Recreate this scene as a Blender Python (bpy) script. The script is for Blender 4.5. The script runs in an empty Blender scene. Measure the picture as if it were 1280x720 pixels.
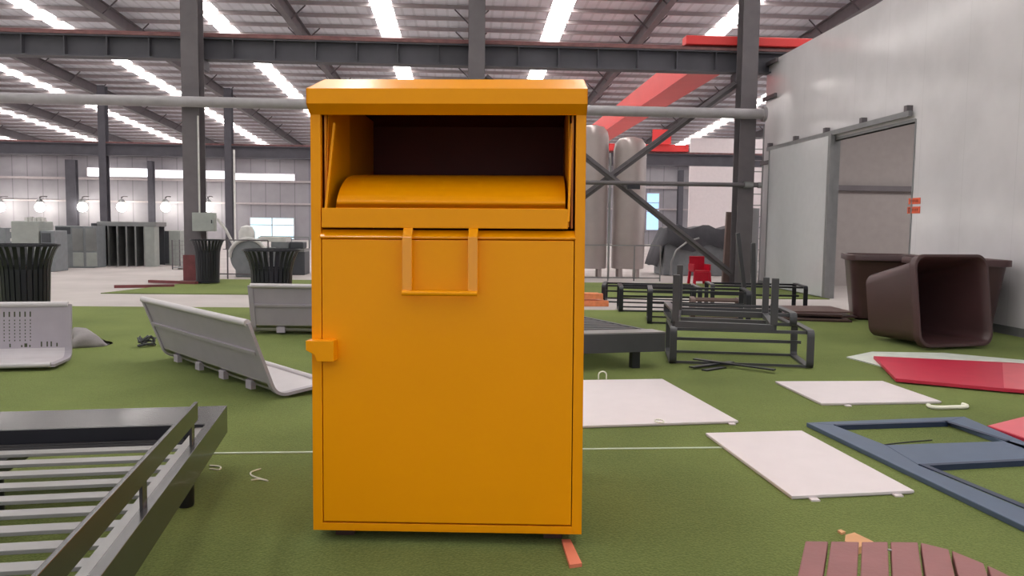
import bpy, bmesh, math, random
from mathutils import Vector, Matrix
random.seed(7)
SC = bpy.context.scene
COL = SC.collection
PI = math.pi

# ------------------------------------------------------------------ camera
F_PX = 1000.0
EYE = Vector((0, 0, 1.37))
YAW, PITCH, ROLL = math.radians(3.3), math.radians(4.4), math.radians(0.75)
_F = Vector((math.sin(YAW) * math.cos(PITCH), math.cos(YAW) * math.cos(PITCH), -math.sin(PITCH)))
_R0 = Vector((math.cos(YAW), -math.sin(YAW), 0))
_U0 = _R0.cross(_F)
_R = _R0 * math.cos(ROLL) + _U0 * math.sin(ROLL)
_U = _U0 * math.cos(ROLL) - _R0 * math.sin(ROLL)
cam_d = bpy.data.cameras.new('camera')
cam = bpy.data.objects.new('camera', cam_d)
COL.objects.link(cam)
m = Matrix((_R, _U, -_F)).transposed().to_4x4()
m.translation = EYE
cam.matrix_world = m
cam_d.sensor_width = 36
cam_d.lens = 36 * F_PX / 1280
cam_d.clip_end = 300
SC.camera = cam


def ray(px, py):
    return _F * F_PX + _R * (px - 640) + _U * (360 - py)


def G(px, py, z=0.0):
    """point of the horizontal plane z seen at that place of the photograph"""
    d = ray(px, py)
    return EYE + d * ((z - EYE.z) / d.z)


def W(px, py, Y):
    """point of the vertical plane y=Y"""
    d = ray(px, py)
    return EYE + d * (Y / d.y)


TZ = 0.014     # top of the turf

# ------------------------------------------------------------------ materials
def hexlin(r, g, b):
    f = lambda c: (c / 255 / 12.92) if c / 255 <= 0.04045 else ((c / 255 + 0.055) / 1.055) ** 2.4
    return (f(r), f(g), f(b), 1)


MATS = {}


def mat(name, rgb, rough=0.5, metal=0.0, var=0.08, scale=6.0, bump=0.0, bscale=60.0, coat=0.0, spec=0.5, emit=None, estr=0.0, alpha_t=0.0):
    if name in MATS:
        return MATS[name]
    M = bpy.data.materials.new(name)
    M.use_nodes = True
    nt = M.node_tree
    b = nt.nodes['Principled BSDF']
    c = hexlin(*rgb)
    tc = nt.nodes.new('ShaderNodeTexCoord')
    nz = nt.nodes.new('ShaderNodeTexNoise')
    nz.inputs['Scale'].default_value = scale
    nz.inputs['Detail'].default_value = 4
    nt.links.new(tc.outputs['Object'], nz.inputs['Vector'])
    ramp = nt.nodes.new('ShaderNodeValToRGB')
    ramp.color_ramp.elements[0].position = 0.3
    ramp.color_ramp.elements[1].position = 0.7
    ramp.color_ramp.elements[0].color = tuple(x * (1 - var) for x in c[:3]) + (1,)
    ramp.color_ramp.elements[1].color = tuple(min(1, x * (1 + var)) for x in c[:3]) + (1,)
    nt.links.new(nz.outputs['Fac'], ramp.inputs['Fac'])
    nt.links.new(ramp.outputs['Color'], b.inputs['Base Color'])
    b.inputs['Roughness'].default_value = rough
    b.inputs['Metallic'].default_value = metal
    b.inputs['Specular IOR Level'].default_value = spec
    b.inputs['Coat Weight'].default_value = coat
    b.inputs['Coat Roughness'].default_value = 0.08
    if bump:
        n2 = nt.nodes.new('ShaderNodeTexNoise')
        n2.inputs['Scale'].default_value = bscale
        n2.inputs['Detail'].default_value = 3
        nt.links.new(tc.outputs['Object'], n2.inputs['Vector'])
        bp = nt.nodes.new('ShaderNodeBump')
        bp.inputs['Strength'].default_value = bump
        bp.inputs['Distance'].default_value = 0.02
        nt.links.new(n2.outputs['Fac'], bp.inputs['Height'])
        nt.links.new(bp.outputs['Normal'], b.inputs['Normal'])
    if emit:
        b.inputs['Emission Color'].default_value = hexlin(*emit)
        b.inputs['Emission Strength'].default_value = estr
    MATS[name] = M
    return M


def turf_material():
    M = mat('turf', (108, 122, 62), rough=0.95, var=0.0, spec=0.15)
    nt = M.node_tree
    b = nt.nodes['Principled BSDF']
    tc = nt.nodes.new('ShaderNodeTexCoord')
    a = nt.nodes.new('ShaderNodeTexNoise'); a.inputs['Scale'].default_value = 0.7; a.inputs['Detail'].default_value = 5
    f = nt.nodes.new('ShaderNodeTexNoise'); f.inputs['Scale'].default_value = 90; f.inputs['Detail'].default_value = 4
    for n in (a, f):
        nt.links.new(tc.outputs['Object'], n.inputs['Vector'])
    mx = nt.nodes.new('ShaderNodeMath'); mx.operation = 'MULTIPLY_ADD'
    mx.inputs[1].default_value = 0.5; nt.links.new(a.outputs['Fac'], mx.inputs[0])
    m2 = nt.nodes.new('ShaderNodeMath'); m2.operation = 'MULTIPLY'; m2.inputs[1].default_value = 0.5
    nt.links.new(f.outputs['Fac'], m2.inputs[0]); nt.links.new(m2.outputs[0], mx.inputs[2])
    r = nt.nodes.new('ShaderNodeValToRGB')
    r.color_ramp.elements[0].position = 0.32; r.color_ramp.elements[1].position = 0.68
    r.color_ramp.elements[0].color = hexlin(68, 79, 38)
    r.color_ramp.elements[1].color = hexlin(114, 125, 68)
    nt.links.new(mx.outputs[0], r.inputs['Fac'])
    nt.links.new(r.outputs['Color'], b.inputs['Base Color'])
    bp = nt.nodes.new('ShaderNodeBump'); bp.inputs['Strength'].default_value = 0.6; bp.inputs['Distance'].default_value = 0.01
    nt.links.new(f.outputs['Fac'], bp.inputs['Height'])
    nt.links.new(bp.outputs['Normal'], b.inputs['Normal'])
    b.inputs['Sheen Weight'].default_value = 0.36
    b.inputs['Sheen Tint'].default_value = hexlin(190, 205, 140)
    return M


def stripe_material(name, rgb, axis, period, width, dark, rough=0.5, bump=0.0, rgb2=None):
    """panelled sheet: thin seams every `period` metres along an axis"""
    M = mat(name, rgb, rough=rough, var=0.06, scale=1.3)
    nt = M.node_tree
    b = nt.nodes['Principled BSDF']
    base = b.inputs['Base Color'].links[0].from_socket
    g = nt.nodes.new('ShaderNodeNewGeometry')
    sp = nt.nodes.new('ShaderNodeSeparateXYZ')
    nt.links.new(g.outputs['Position'], sp.inputs[0])
    dv = nt.nodes.new('ShaderNodeMath'); dv.operation = 'DIVIDE'; dv.inputs[1].default_value = period
    nt.links.new(sp.outputs[axis], dv.inputs[0])
    fr = nt.nodes.new('ShaderNodeMath'); fr.operation = 'FRACT'
    nt.links.new(dv.outputs[0], fr.inputs[0])
    lt = nt.nodes.new('ShaderNodeMath'); lt.operation = 'LESS_THAN'; lt.inputs[1].default_value = width / period
    nt.links.new(fr.outputs[0], lt.inputs[0])
    mx = nt.nodes.new('ShaderNodeMix'); mx.data_type = 'RGBA'
    nt.links.new(lt.outputs[0], mx.inputs[0])
    nt.links.new(base, mx.inputs[6])
    c = hexlin(*rgb)
    mx.inputs[7].default_value = tuple(x * dark for x in c[:3]) + (1,)
    nt.links.new(mx.outputs[2], b.inputs['Base Color'])
    if bump:
        pp = nt.nodes.new('ShaderNodeMath'); pp.operation = 'PINGPONG'; pp.inputs[1].default_value = 0.5
        nt.links.new(dv.outputs[0], pp.inputs[0])
        bp = nt.nodes.new('ShaderNodeBump'); bp.inputs['Strength'].default_value = bump; bp.inputs['Distance'].default_value = 0.05
        nt.links.new(pp.outputs[0], bp.inputs['Height'])
        nt.links.new(bp.outputs['Normal'], b.inputs['Normal'])
    return M


TURF = turf_material()
CONC = mat('concrete', (180, 172, 170), rough=0.75, var=0.1, scale=0.8, bump=0.05)
YEL = mat('yellow_paint', (250, 160, 0), rough=0.36, var=0.02, scale=2.0, coat=0.08, spec=0.22)
YELG = mat('yellow_gloss', (250, 160, 0), rough=0.2, var=0.02, scale=2.0, coat=0.9)
DARKIN = mat('inner_shade', (104, 34, 22), rough=.55, var=.1)  # shade of the bin cavity put into the colour
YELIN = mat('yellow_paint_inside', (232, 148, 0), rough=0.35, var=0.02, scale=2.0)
STEEL = mat('grey_steel', (106, 100, 104), rough=0.6, var=0.1, scale=3)
STEELB = mat('beam_steel', (84, 82, 90), rough=0.6, var=0.12, scale=2)
RUST = mat('rust_paint', (132, 92, 92), rough=0.75, var=0.25, scale=5)
PIPE = mat('pipe_grey', (162, 158, 162), rough=0.5, var=0.06)
PURL = mat('purlin_steel', (186, 176, 178), rough=0.6, var=0.06)
ROOF = stripe_material('roof_sheet', (212, 214, 222), 0, 0.42, 0.1, 0.85, rough=0.55)
SKYL = mat('skylight_sheet', (235, 235, 235), rough=0.6, emit=(255, 251, 246), estr=10)
WALLB = stripe_material('back_wall_sheet', (158, 154, 160), 0, 1.2, 0.09, 0.72, rough=0.7)
WHITE = stripe_material('white_panel', (216, 212, 216), 1, 1.15, 0.008, 0.88, rough=0.16)
WHITEB = mat('white_board', (224, 213, 216), rough=0.45, var=0.02)
WHITED = mat('white_door', (206, 206, 210), rough=0.18, var=0.02)
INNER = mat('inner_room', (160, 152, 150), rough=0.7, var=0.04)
GALV = mat('galvanised', (150, 150, 150), rough=0.4, metal=0.6, var=0.15, scale=2)
ALU = mat('aluminium_rail', (140, 140, 142), rough=0.4, metal=0.3)
REDC = mat('crane_red', (234, 66, 66), rough=0.45, var=0.04, scale=1)
REDP = mat('red_panel', (198, 44, 72), rough=0.4, var=0.04)
REDF = mat('red_film', (226, 100, 112), rough=0.3, var=0.04)
BLUE = mat('blue_paint', (78, 93, 118), rough=0.45, var=0.06)
BLACK = mat('black_powder', (32, 32, 40), rough=0.35, var=0.1)
BLACKB = mat('black_gloss', (48, 46, 48), rough=0.26, var=0.06, spec=0.75, coat=0.15)
SLAT = mat('slat_grey', (140, 138, 138), rough=0.3, var=0.05)
CHAR = mat('charcoal_steel', (66, 66, 70), rough=0.4, var=0.08)
BENCH = mat('bench_grey', (166, 158, 168), rough=0.45, var=0.04)
BENCHL = mat('bench_inside', (196, 190, 194), rough=0.4, var=0.03)
HOLE = mat('hole_dark', (70, 74, 56), rough=0.9)
BROWN = mat('brown_plastic', (78, 54, 55), rough=0.35, var=0.1, scale=3)
WOODR = mat('reddish_plank', (146, 92, 92), rough=0.5, var=0.07, scale=9, bump=0.05)
WOODO = mat('orange_wood', (232, 140, 92), rough=0.6, var=0.12, scale=12)
WOODT = mat('tan_wood', (214, 160, 116), rough=0.7, var=0.1)
BOARD = mat('brown_board', (110, 88, 84), rough=0.6, var=0.15)
RBROWN = mat('red_brown', (116, 60, 62), rough=0.6, var=0.2)
STRAP = mat('salmon_strap', (222, 124, 96), rough=0.6, var=0.06)
CREAM = mat('cream_box', (160, 164, 160), rough=0.5)
CREAML = mat('off_white', (210, 208, 206), rough=0.5)
TANK = mat('tank_steel', (186, 174, 172), rough=0.3, metal=0.2, var=0.08, scale=1.5)
TARP = mat('dark_tarp', (78, 78, 84), rough=0.75, var=0.2, scale=3, bump=0.5, bscale=5)
GREYM = mat('machine_grey', (130, 134, 138), rough=0.5, var=0.1)
GREYD = mat('machine_dark', (72, 74, 80), rough=0.5, var=0.1)
CLOTH = mat('grey_cloth', (142, 136, 138), rough=0.8, var=0.1, bump=0.3, bscale=12)
REDCH = mat('red_plastic', (204, 22, 54), rough=0.4)
LAMPG = mat('lamp_glow', (255, 255, 255), emit=(255, 252, 240), estr=25)
WING = mat('window_glow', (200, 225, 235), emit=(196, 226, 236), estr=1.15, rough=0.2)
WINGB = mat('window_glow_blue', (180, 215, 240), emit=(150, 195, 240), estr=1.1, rough=0.2)
WINW = mat('clerestory_glow', (240, 244, 255), emit=(246, 248, 255), estr=1.8, rough=0.3)
STICK = mat('orange_sticker', (232, 96, 60), rough=0.4)
INKD = mat('sticker_ink', (120, 60, 50), rough=0.5)
WIRE = mat('white_wire', (232, 230, 214), rough=0.4)
STRPW = mat('white_line', (186, 196, 176), rough=0.6)

# ------------------------------------------------------------------ mesh helper
class MB:
    def __init__(self):
        self.bm = bmesh.new()

    def box(self, x0, x1, y0, y1, z0, z1, M=None):
        vs = [self.bm.verts.new(v) for v in [(x0, y0, z0), (x1, y0, z0), (x1, y1, z0), (x0, y1, z0), (x0, y0, z1), (x1, y0, z1), (x1, y1, z1), (x0, y1, z1)]]
        if M is not None:
            for v in vs: v.co = M @ v.co
        for f in [(3, 2, 1, 0), (4, 5, 6, 7), (0, 1, 5, 4), (1, 2, 6, 5), (2, 3, 7, 6), (3, 0, 4, 7)]:
            self.bm.faces.new([vs[i] for i in f])
        return self

    def bar(self, p0, p1, w, h, up=(0, 0, 1)):
        p0, p1 = Vector(p0), Vector(p1)
        d = (p1 - p0)
        L = d.length
        d.normalize()
        up = Vector(up)
        s = d.cross(up)
        if s.length < 1e-4: s = d.cross(Vector((0, 1, 0)))
        s.normalize()
        u = s.cross(d)
        M = Matrix((d, s, u)).transposed().to_4x4()
        M.translation = p0
        return self.box(0, L, -w / 2, w / 2, -h / 2, h / 2, M)

    def ibeam(self, p0, p1, w, h, up=(0, 0, 1), t=0.03):
        """H section: two flanges and a web"""
        p0, p1 = Vector(p0), Vector(p1)
        d = (p1 - p0).normalized()
        s = d.cross(Vector(up)).normalized()
        u = s.cross(d)
        self.bar(p0 + u * (h / 2 - t / 2), p1 + u * (h / 2 - t / 2), w, t, up)
        self.bar(p0 - u * (h / 2 - t / 2), p1 - u * (h / 2 - t / 2), w, t, up)
        self.bar(p0, p1, t, h - 2 * t, up)
        return self

    def sweep(self, pts, prof, closed=False, up=None, caps=True):
        """sweep a closed 2-D profile along points"""
        pts = [Vector(p) for p in pts]
        n = len(pts)
        rings = []
        prev = None
        for i, p in enumerate(pts):
            if closed:
                t = (pts[(i + 1) % n] - pts[i - 1])
            else:
                t = pts[min(i + 1, n - 1)] - pts[max(i - 1, 0)]
            t.normalize()
            if up is not None:
                s = t.cross(Vector(up)); 
                if s.length < 1e-5: s = Vector((1, 0, 0))
                s.normalize(); u = s.cross(t)
            else:
                if prev is None:
                    a = Vector((0, 0, 1)) if abs(t.z) < 0.9 else Vector((1, 0, 0))
                    s = t.cross(a).normalized()
                else:
                    s = (prev - t * prev.dot(t)).normalized()
                prev = s
                u = s.cross(t)
            # mitre scale
            k = 1.0
            if 0 < i < n - 1 or closed:
                a = (pts[i] - pts[i - 1]).normalized(); k = 1.0 / max(0.5, abs(a.dot(t)))
            rings.append([self.bm.verts.new(p + s * (q[0]) * (k if up is None else k) + u * q[1]) for q in prof])
        m_ = len(prof)
        rng = range(n) if closed else range(n - 1)
        for i in rng:
            A, B = rings[i], rings[(i + 1) % n]
            for j in range(m_):
                self.bm.faces.new([A[j], A[(j + 1) % m_], B[(j + 1) % m_], B[j]])
        if caps and not closed:
            self.bm.faces.new(rings[0][::-1]); self.bm.faces.new(rings[-1])
        return self

    def tube(self, pts, r, n=10, closed=False):
        prof = [(r * math.cos(2 * PI * k / n), r * math.sin(2 * PI * k / n)) for k in range(n)]
        return self.sweep(pts, prof, closed)

    def lathe(self, prof, n=32, M=None, cap0=True, cap1=True, a0=0, a1=2 * PI):
        full = abs(a1 - a0 - 2 * PI) < 1e-6
        cnt = n if full else n + 1
        rings = []
        for r, z in prof:
            ring = []
            for k in range(cnt):
                a = a0 + (a1 - a0) * k / n
                v = Vector((r * math.cos(a), r * math.sin(a), z))
                if M is not None: v = M @ v
                ring.append(self.bm.verts.new(v))
            rings.append(ring)
        for A, B in zip(rings, rings[1:]):
            for k in range(n if full else n):
                k2 = (k + 1) % cnt
                self.bm.faces.new([A[k], A[k2], B[k2], B[k]])
        if full and cap0: self.bm.faces.new(rings[0][::-1])
        if full and cap1: self.bm.faces.new(rings[-1])
        return self

    def prism(self, poly, z0, z1, M=None):
        """extrude a polygon in xy between z0 and z1"""
        a = [self.bm.verts.new((p[0], p[1], z0)) for p in poly]
        b = [self.bm.verts.new((p[0], p[1], z1)) for p in poly]
        if M is not None:
            for v in a + b: v.co = M @ v.co
        n = len(poly)
        self.bm.faces.new(a[::-1]); self.bm.faces.new(b)
        for i in range(n):
            self.bm.faces.new([a[i], a[(i + 1) % n], b[(i + 1) % n], b[i]])
        return self

    def ext_x(self, prof, x0, x1):
        """profile given as (y, z), extruded along x"""
        M = Matrix(((0, 0, 1, 0), (1, 0, 0, 0), (0, 1, 0, 0), (0, 0, 0, 1)))
        return self.prism(prof, x0, x1, M)

    def strip_x(self, line, x0, x1, t):
        """thin sheet following a (y,z) polyline, thickness t"""
        n = len(line)
        out = []
        for i, p in enumerate(line):
            a = Vector(line[max(i - 1, 0)]); b = Vector(line[min(i + 1, n - 1)])
            d = (b - a).normalized(); nn = Vector((-d.y, d.x))
            out.append((p[0] + nn.x * t, p[1] + nn.y * t))
        for i in range(n - 1):
            self.ext_x([line[i], line[i + 1], out[i + 1], out[i]], x0, x1)
        return self

    def build(self, name, m, parent=None, bevel=0.0, smooth=False, seg=2):
        bmesh.ops.remove_doubles(self.bm, verts=self.bm.verts, dist=1e-6) if smooth else None
        bmesh.ops.recalc_face_normals(self.bm, faces=self.bm.faces)
        me = bpy.data.meshes.new(name)
        self.bm.to_mesh(me); self.bm.free()
        o = bpy.data.objects.new(name, me)
        me.materials.append(m)
        if smooth:
            me.shade_smooth()
            try:
                me.set_sharp_from_angle(angle=math.radians(40))
            except Exception:
                pass
        COL.objects.link(o)
        if parent is not None: o.parent = parent
        if bevel:
            bv = o.modifiers.new('bevel', 'BEVEL'); bv.width = bevel; bv.segments = seg; bv.limit_method = 'ANGLE'; bv.angle_limit = math.radians(35)
        return o


def empty(name, loc=(0, 0, 0), rz=0.0):
    o = bpy.data.objects.new(name, None)
    COL.objects.link(o)
    o.location = loc
    o.rotation_euler = (0, 0, rz)
    o.empty_display_size = 0.2
    return o


def tag(o, label=None, cat=None, group=None, kind=None):
    if label: o['label'] = label
    if cat: o['category'] = cat
    if group: o['group'] = group
    if kind: o['kind'] = kind
    return o


def copy_tree(o, parent=None):
    c = o.copy()
    COL.objects.link(c)
    if parent is not None: c.parent = parent
    for ch in list(o.children):
        copy_tree(ch, c)
    return c


def struct(o):
    o['kind'] = 'structure'
    return o


def rz_of(a, b):
    return math.atan2(b.y - a.y, b.x - a.x)


# ------------------------------------------------------------------ setting
struct(MB().box(-62, 30, -10, 70, -0.15, 0).build('floor', CONC))
t = MB().box(-34, 7.24, -6, 13.05, 0.0, TZ).build('turf_carpet', TURF)
tag(t, 'large green artificial turf carpet under the yellow collection bin', 'artificial turf', 'artificial turf carpets')
t = MB().prism([(-6.9, 15.5), (7.24, 15.5), (7.24, 19.6), (-5.9, 19.6)], 0, TZ).build('turf_carpet', TURF)
tag(t, 'smaller green turf carpet across the bare walkway, around the steel column bases', 'artificial turf', 'artificial turf carpets')

SLOPE = 0.045
def roof_z(Y):      # underside of the sheet
    return 1.37 + 9.35 - SLOPE * Y

Y0, Y1 = -6.0, 69.0
XL, XR = -56.2, 29.6
COLX = [-6.6 * k for k in range(8, 0, -1)] + [0, 6.6, 13.2, 19.8, 26.4]
COLX = [x + 0.12 for x in COLX]
skyx = [x + 3.3 for x in COLX[:-1]]
roof = MB()
edges = [XL] + [e for s in skyx for e in (s - 0.4, s + 0.4)] + [XR]
for a, b in zip(edges[::2], edges[1::2]):
    roof.ext_x([(Y0, roof_z(Y0)), (Y1, roof_z(Y1)), (Y1, roof_z(Y1) + 0.08), (Y0, roof_z(Y0) + 0.08)], a, b)
ceil = struct(roof.build('ceiling', ROOF))
for s in skyx:
    o = MB().ext_x([(Y0, roof_z(Y0) + .01), (Y1, roof_z(Y1) + .01), (Y1, roof_z(Y1) + 0.05), (Y0, roof_z(Y0) + 0.05)], s - 0.4, s + 0.4).build('skylight', SKYL, ceil)
Y = Y0 + 0.4
while Y < Y1:
    z = roof_z(Y)
    p = MB()
    p.box(XL, XR, Y - 0.012, Y + 0.012, z - 0.15, z)
    p.box(XL, XR, Y - 0.06, Y + 0.012, z - 0.15, z - 0.135)
    p.build('purlin', PURL, ceil)
    Y += 1.42
for x in COLX:
    a, b = Vector((x, Y0, roof_z(Y0) - 0.45)), Vector((x, Y1 - 1, roof_z(Y1 - 1) - 0.45))
    r = MB().ibeam(a, b, 0.24, 0.5)
    rf = r.build('rafter', STEEL, ceil)
    br = MB()
    Yb = Y0 + 1.8
    while Yb < 60:
        for s in (-1, 1):
            br.bar((x + s * 0.1, Yb, roof_z(Yb) - 0.66), (x + s * 0.62, Yb, roof_z(Yb) - 0.16), 0.05, 0.012, (0, 1, 0))
        Yb += 2.84
    br.build('flange_brace', STEEL, rf)

struct(MB().box(-62, 24, 68.2, 68.6, 0, roof_z(68.3) - .02).build('wall_back', WALLB))
# white end wall of the hall beyond the crane
struct(MB().box(W(863, 200, 46).x, 29, 46.0, 46.2, 0, 6.6).build('wall_inner', mat('white_sheet', (232, 222, 224), rough=0.5, var=0.03)))

# wall girts and eave beam on the back wall
def trim(n, mb, m): return struct(mb.build('trim_%d' % n, m))
trim(1, MB().ibeam((-60, 67.9, 6.9), (20, 67.9, 6.9), 0.25, 0.5), STEELB)
trim(2, MB().bar((-60, 68.12, 4.85), (20, 68.12, 4.85), 0.15, 0.18), PURL)
trim(3, MB().bar((-60, 68.12, 3.0), (20, 68.12, 3.0), 0.15, 0.14), PURL)

# clerestory and windows
def window(n, px0, py0, px1, py1, Y, m, nv=1, nh=0):
    a = W(px0, py1, Y); b = W(px1, py0, Y)
    x0, x1, z0, z1 = a.x, b.x, a.z, b.z
    fr = MB()
    w = 0.07
    fr.box(x0 - w, x1 + w, Y, Y + .12, z1, z1 + w); fr.box(x0 - w, x1 + w, Y, Y + .12, z0 - w, z0)
    fr.box(x0 - w, x0, Y, Y + .12, z0, z1); fr.box(x1, x1 + w, Y, Y + .12, z0, z1)
    for k in range(nv):
        xx = x0 + (x1 - x0) * (k + 1) / (nv + 1)
        fr.box(xx - .04, xx + .04, Y, Y + .1, z0, z1)
    for k in range(nh):
        zz = z1 - (z1 - z0) * (k + 1) / (nh + 2)
        fr.box(x0, x1, Y, Y + .1, zz - .03, zz + .03)
    e = empty('window_%d' % n, ((x0 + x1) / 2, Y, z0)); struct(e)
    off = Vector(e.location)
    f = fr.build('window_frame', PURL, e); f.location = -off
    p = MB().box(x0, x1, Y + .06, Y + .09, z0, z1).build('pane', m, e); p.location = -off

window(1, 109, 211, 188, 220, 68.0, WINW, 0)
window(2, 194, 214, 284, 222, 68.0, WINW, 0)
window(3, 290, 218, 368, 224.5, 68.0, WINW, 0)
window(4, 313, 273, 367, 298, 68.0, WING, 1, 1)
window(5, 808, 242, 824, 287, 68.0, WINGB, 0, 2)

# ---- white insulated building on the right
XW = 7.3
yd0, yd1, zd = W(1137, 300, 0.01).y, 0, 3.16
def onX(px, py, X=XW):
    d = ray(px, py); return EYE + d * (X / d.x)
yd0 = onX(1137, 300).y; yd1 = onX(1038, 300).y; yend = onX(951, 300).y
ydoor_end = onX(963, 300).y
HW = 5.42
wr = MB()
wr.box(XW, XW + .1, 1.5, yd0, 0, HW); wr.box(XW, XW + .1, yd1, yend, 0, HW); wr.box(XW, XW + .1, yd0, yd1, zd, HW)
struct(wr.build('wall_right', WHITE))
struct(MB().box(XW + .1, 17, yend - .1, yend, 0, HW).build('wall_end', WHITE))
struct(MB().box(XW + .1, 17, 1.5, 1.6, 0, HW).build('wall_near', WHITE))
struct(MB().box(14.2, 14.3, 1.6, yend - .1, 0, HW).build('wall_inside', INNER))
struct(MB().box(XW + .1, 14.2, 1.6, yend - .1, HW - .1, HW).build('ceiling_inner', INNER))
struct(MB().box(XW + .11, 14.2, yend - .13, yend - .105, 0, HW - .1).build('wall_far_inside', INNER))
trim(4, MB().bar((XW + .15, yend - .2, 2.42), (14.1, yend - .2, 2.42), 0.12, 0.13), STEEL)
trim(5, MB().box(XW - .04, XW + .12, yd1 - .006, yd1 + .09, 0, zd + .05).box(XW - .01, XW + .11, yd0 - .03, yd0 + .005, 0, zd + .04).box(XW - .01, XW + .11, yd0, yd1, zd, zd + .05), ALU)
trim(6, MB().box(XW - .012, XW, 1.5, yd0 - .05, 0, .12).box(XW - .012, XW, ydoor_end + .05, yend, 0, .12), ALU)
# added fill light that brightens the inner room, no fixture there
ld = bpy.data.lights.new('inner_room_fill', 'AREA'); ld.energy = 360; ld.size = 3.0; ld.color = (1, .97, .94)
lo = bpy.data.objects.new('inner_room_fill', ld); lo.location = (11.5, 14, HW - .2); COL.objects.link(lo)
# sliding door
dr = struct(empty('door_1', (XW - .05, (yd1 + ydoor_end) / 2, 0)))
def loc(o, e):
    o.location = -Vector(e.location); return o
loc(MB().box(XW - .1, XW - .04, yd1 - .02, ydoor_end, .03, zd + .1).build('door_panel', WHITED, dr, .005), dr)
loc(MB().box(XW - .12, XW - .03, yd1 - .09, yd1 + .03, .02, zd + .12).box(XW - .11, XW - .03, ydoor_end - .02, ydoor_end + .03, .02, zd + .1).build('door_edge', ALU, dr), dr)
rl = empty('door_rail', (XW - .08, yd0, 3.3))
tag(rl, 'grey steel rail the white sliding door hangs from', 'door rail')
ra, rb = onX(1143, 141), onX(963, 189)
loc(MB().bar((XW - .07, ra.y, 3.3), (XW - .07, rb.y, 3.3), .06, .09).build('rail', ALU, rl), rl)
for k in range(5):
    yy = ra.y + .1 + (rb.y - ra.y - .2) * k / 4
    loc(MB().box(XW - .1, XW, yy - .05, yy + .05, 3.34, 3.44).build('bracket', STEEL, rl), rl)
e = empty('wall_ladder', (W(944, 250, yend + .35).x, yend + .35, 0)); tag(e, 'thin grey ladder at the far corner of the white building', 'ladder')
for x in (-.16, .16): MB().bar((x, 0, 0), (x, 0, 4.0), .03, .03, (0, 1, 0)).build('stile', GALV, e)
for k in range(13): MB().bar((-.16, 0, .3 + .28 * k), (.16, 0, .3 + .28 * k), .025, .025).build('rung', GALV, e)
# stub rails on the corner of the white building
for k, (py, nm) in enumerate([(86, 'top'), (127, 'second'), (205, 'lowest')]):
    p = onX(952, py)
    o = MB().bar((XW - .05, yend - .75, p.z), (XW - .05, yend + .05, p.z), .05, .09).build('wall_bracket', STEEL)
    tag(o, 'short grey steel bracket on the far corner of the white wall, %s of three' % nm, 'bracket', 'brackets on the white wall corner')
# stickers
def stickers(px0, px1, py0, py1, label, marks):
    a, b = onX(px0, py1), onX(px1, py0)
    e = empty('wall_sticker', (XW, (a.y + b.y) / 2, a.z)); tag(e, label, 'sticker', 'orange stickers beside the door')
    loc(MB().box(XW - .008, XW - .001, b.y, a.y, a.z, b.z).build('backing', STICK, e), e)
    L = a.y - b.y; H = b.z - a.z
    mk = MB()
    for (u, v, w, h) in marks:
        mk.box(XW - .011, XW - .008, a.y - L * (u + w), a.y - L * u, a.z + H * v, a.z + H * (v + h))
    loc(mk.build('printed_mark', INKD, e), e)
chars = lambda y, hh, n, u0: [(u0 + k * .13, y, .015, hh) for k in range(n)] + [(u0 - .03 + k * .13, y + hh * .8, .09, .06) for k in range(n)] + [(u0 - .03 + k * .13, y + hh * .35, .08, .05) for k in range(n)]
stickers(1136, 1151, 247, 255.5, 'upper orange warning sticker beside the doorway of the white wall', chars(.3, .4, 6, .14))
stickers(1134.5, 1150.5, 258, 267, 'lower orange warning sticker with small dark symbol beside the doorway', [(.08, .15, .04, .7), (.2, .15, .04, .7), (.08, .15, .16, .08), (.08, .77, .16, .08)] + chars(.3, .4, 4, .4))
# white tall cabinet beside the corner
o = MB().box(XW - .35, XW - .02, yend + .1, yend + .5, 0, 1.9).build('wall_cabinet', WHITED)
tag(o, 'slim white cabinet against the far corner of the white building', 'cabinet')

# ------------------------------------------------------------------ steel structure
YC = 19.0
def column(X, Y, w, d, z1, label, group, m=STEEL, base=None):
    e = empty('steel_column', (X, Y, 0)); tag(e, label, 'column', group)
    c = MB()
    tt = .02
    c.box(-w / 2, w / 2, -d / 2, -d / 2 + tt, 0.02, z1); c.box(-w / 2, w / 2, d / 2 - tt, d / 2, 0.02, z1); c.box(-.01, .01, -d / 2 + tt, d / 2 - tt, .02, z1)
    c.build('shaft', m, e)
    MB().box(-w * .8, w * .8, -d * .8, d * .8, 0, .03).build('base_plate', m, e)
    return e
frontcols = [(-6.28, 'steel column left of the yellow bin with a cream box on it'), (0.2, 'steel column standing straight behind the yellow bin'), (6.62, 'steel column right of the yellow bin beside the white building')]
for X, lab in frontcols:
    e = column(X, YC, .38, .42, roof_z(YC) - .68, lab, 'front row of steel columns')
    MB().box(-.19, .19, .21, .6, 4.9, 5.12).build('corbel', STEELB, e)
    if X == -6.28:
        MB().box(-.215, .215, -.235, .235, .03, .62).build('base_guard', RBROWN, e)
for px, lab in [(131, 'distant grey steel column above the dark shelf rack, far left'), (287, 'distant grey steel column with a white pipe beside it')]:
    X = W(px, 240, 42).x
    column(X, 42, .36, .4, roof_z(42) - .68, lab, 'far row of steel columns', STEELB)
for px, lab in [(91, 'wide dark steel column against the grey back wall, leftmost'), (190, 'thin dark steel column between the first and second bright wall strips'), (850, 'far steel column behind the tanks beside the white end wall')]:
    X = W(px, 240, 67.5).x
    column(X, 67.4, .8 if px == 91 else .4, .5, 6.3, lab, 'steel columns on the back wall', STEELB)

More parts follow.
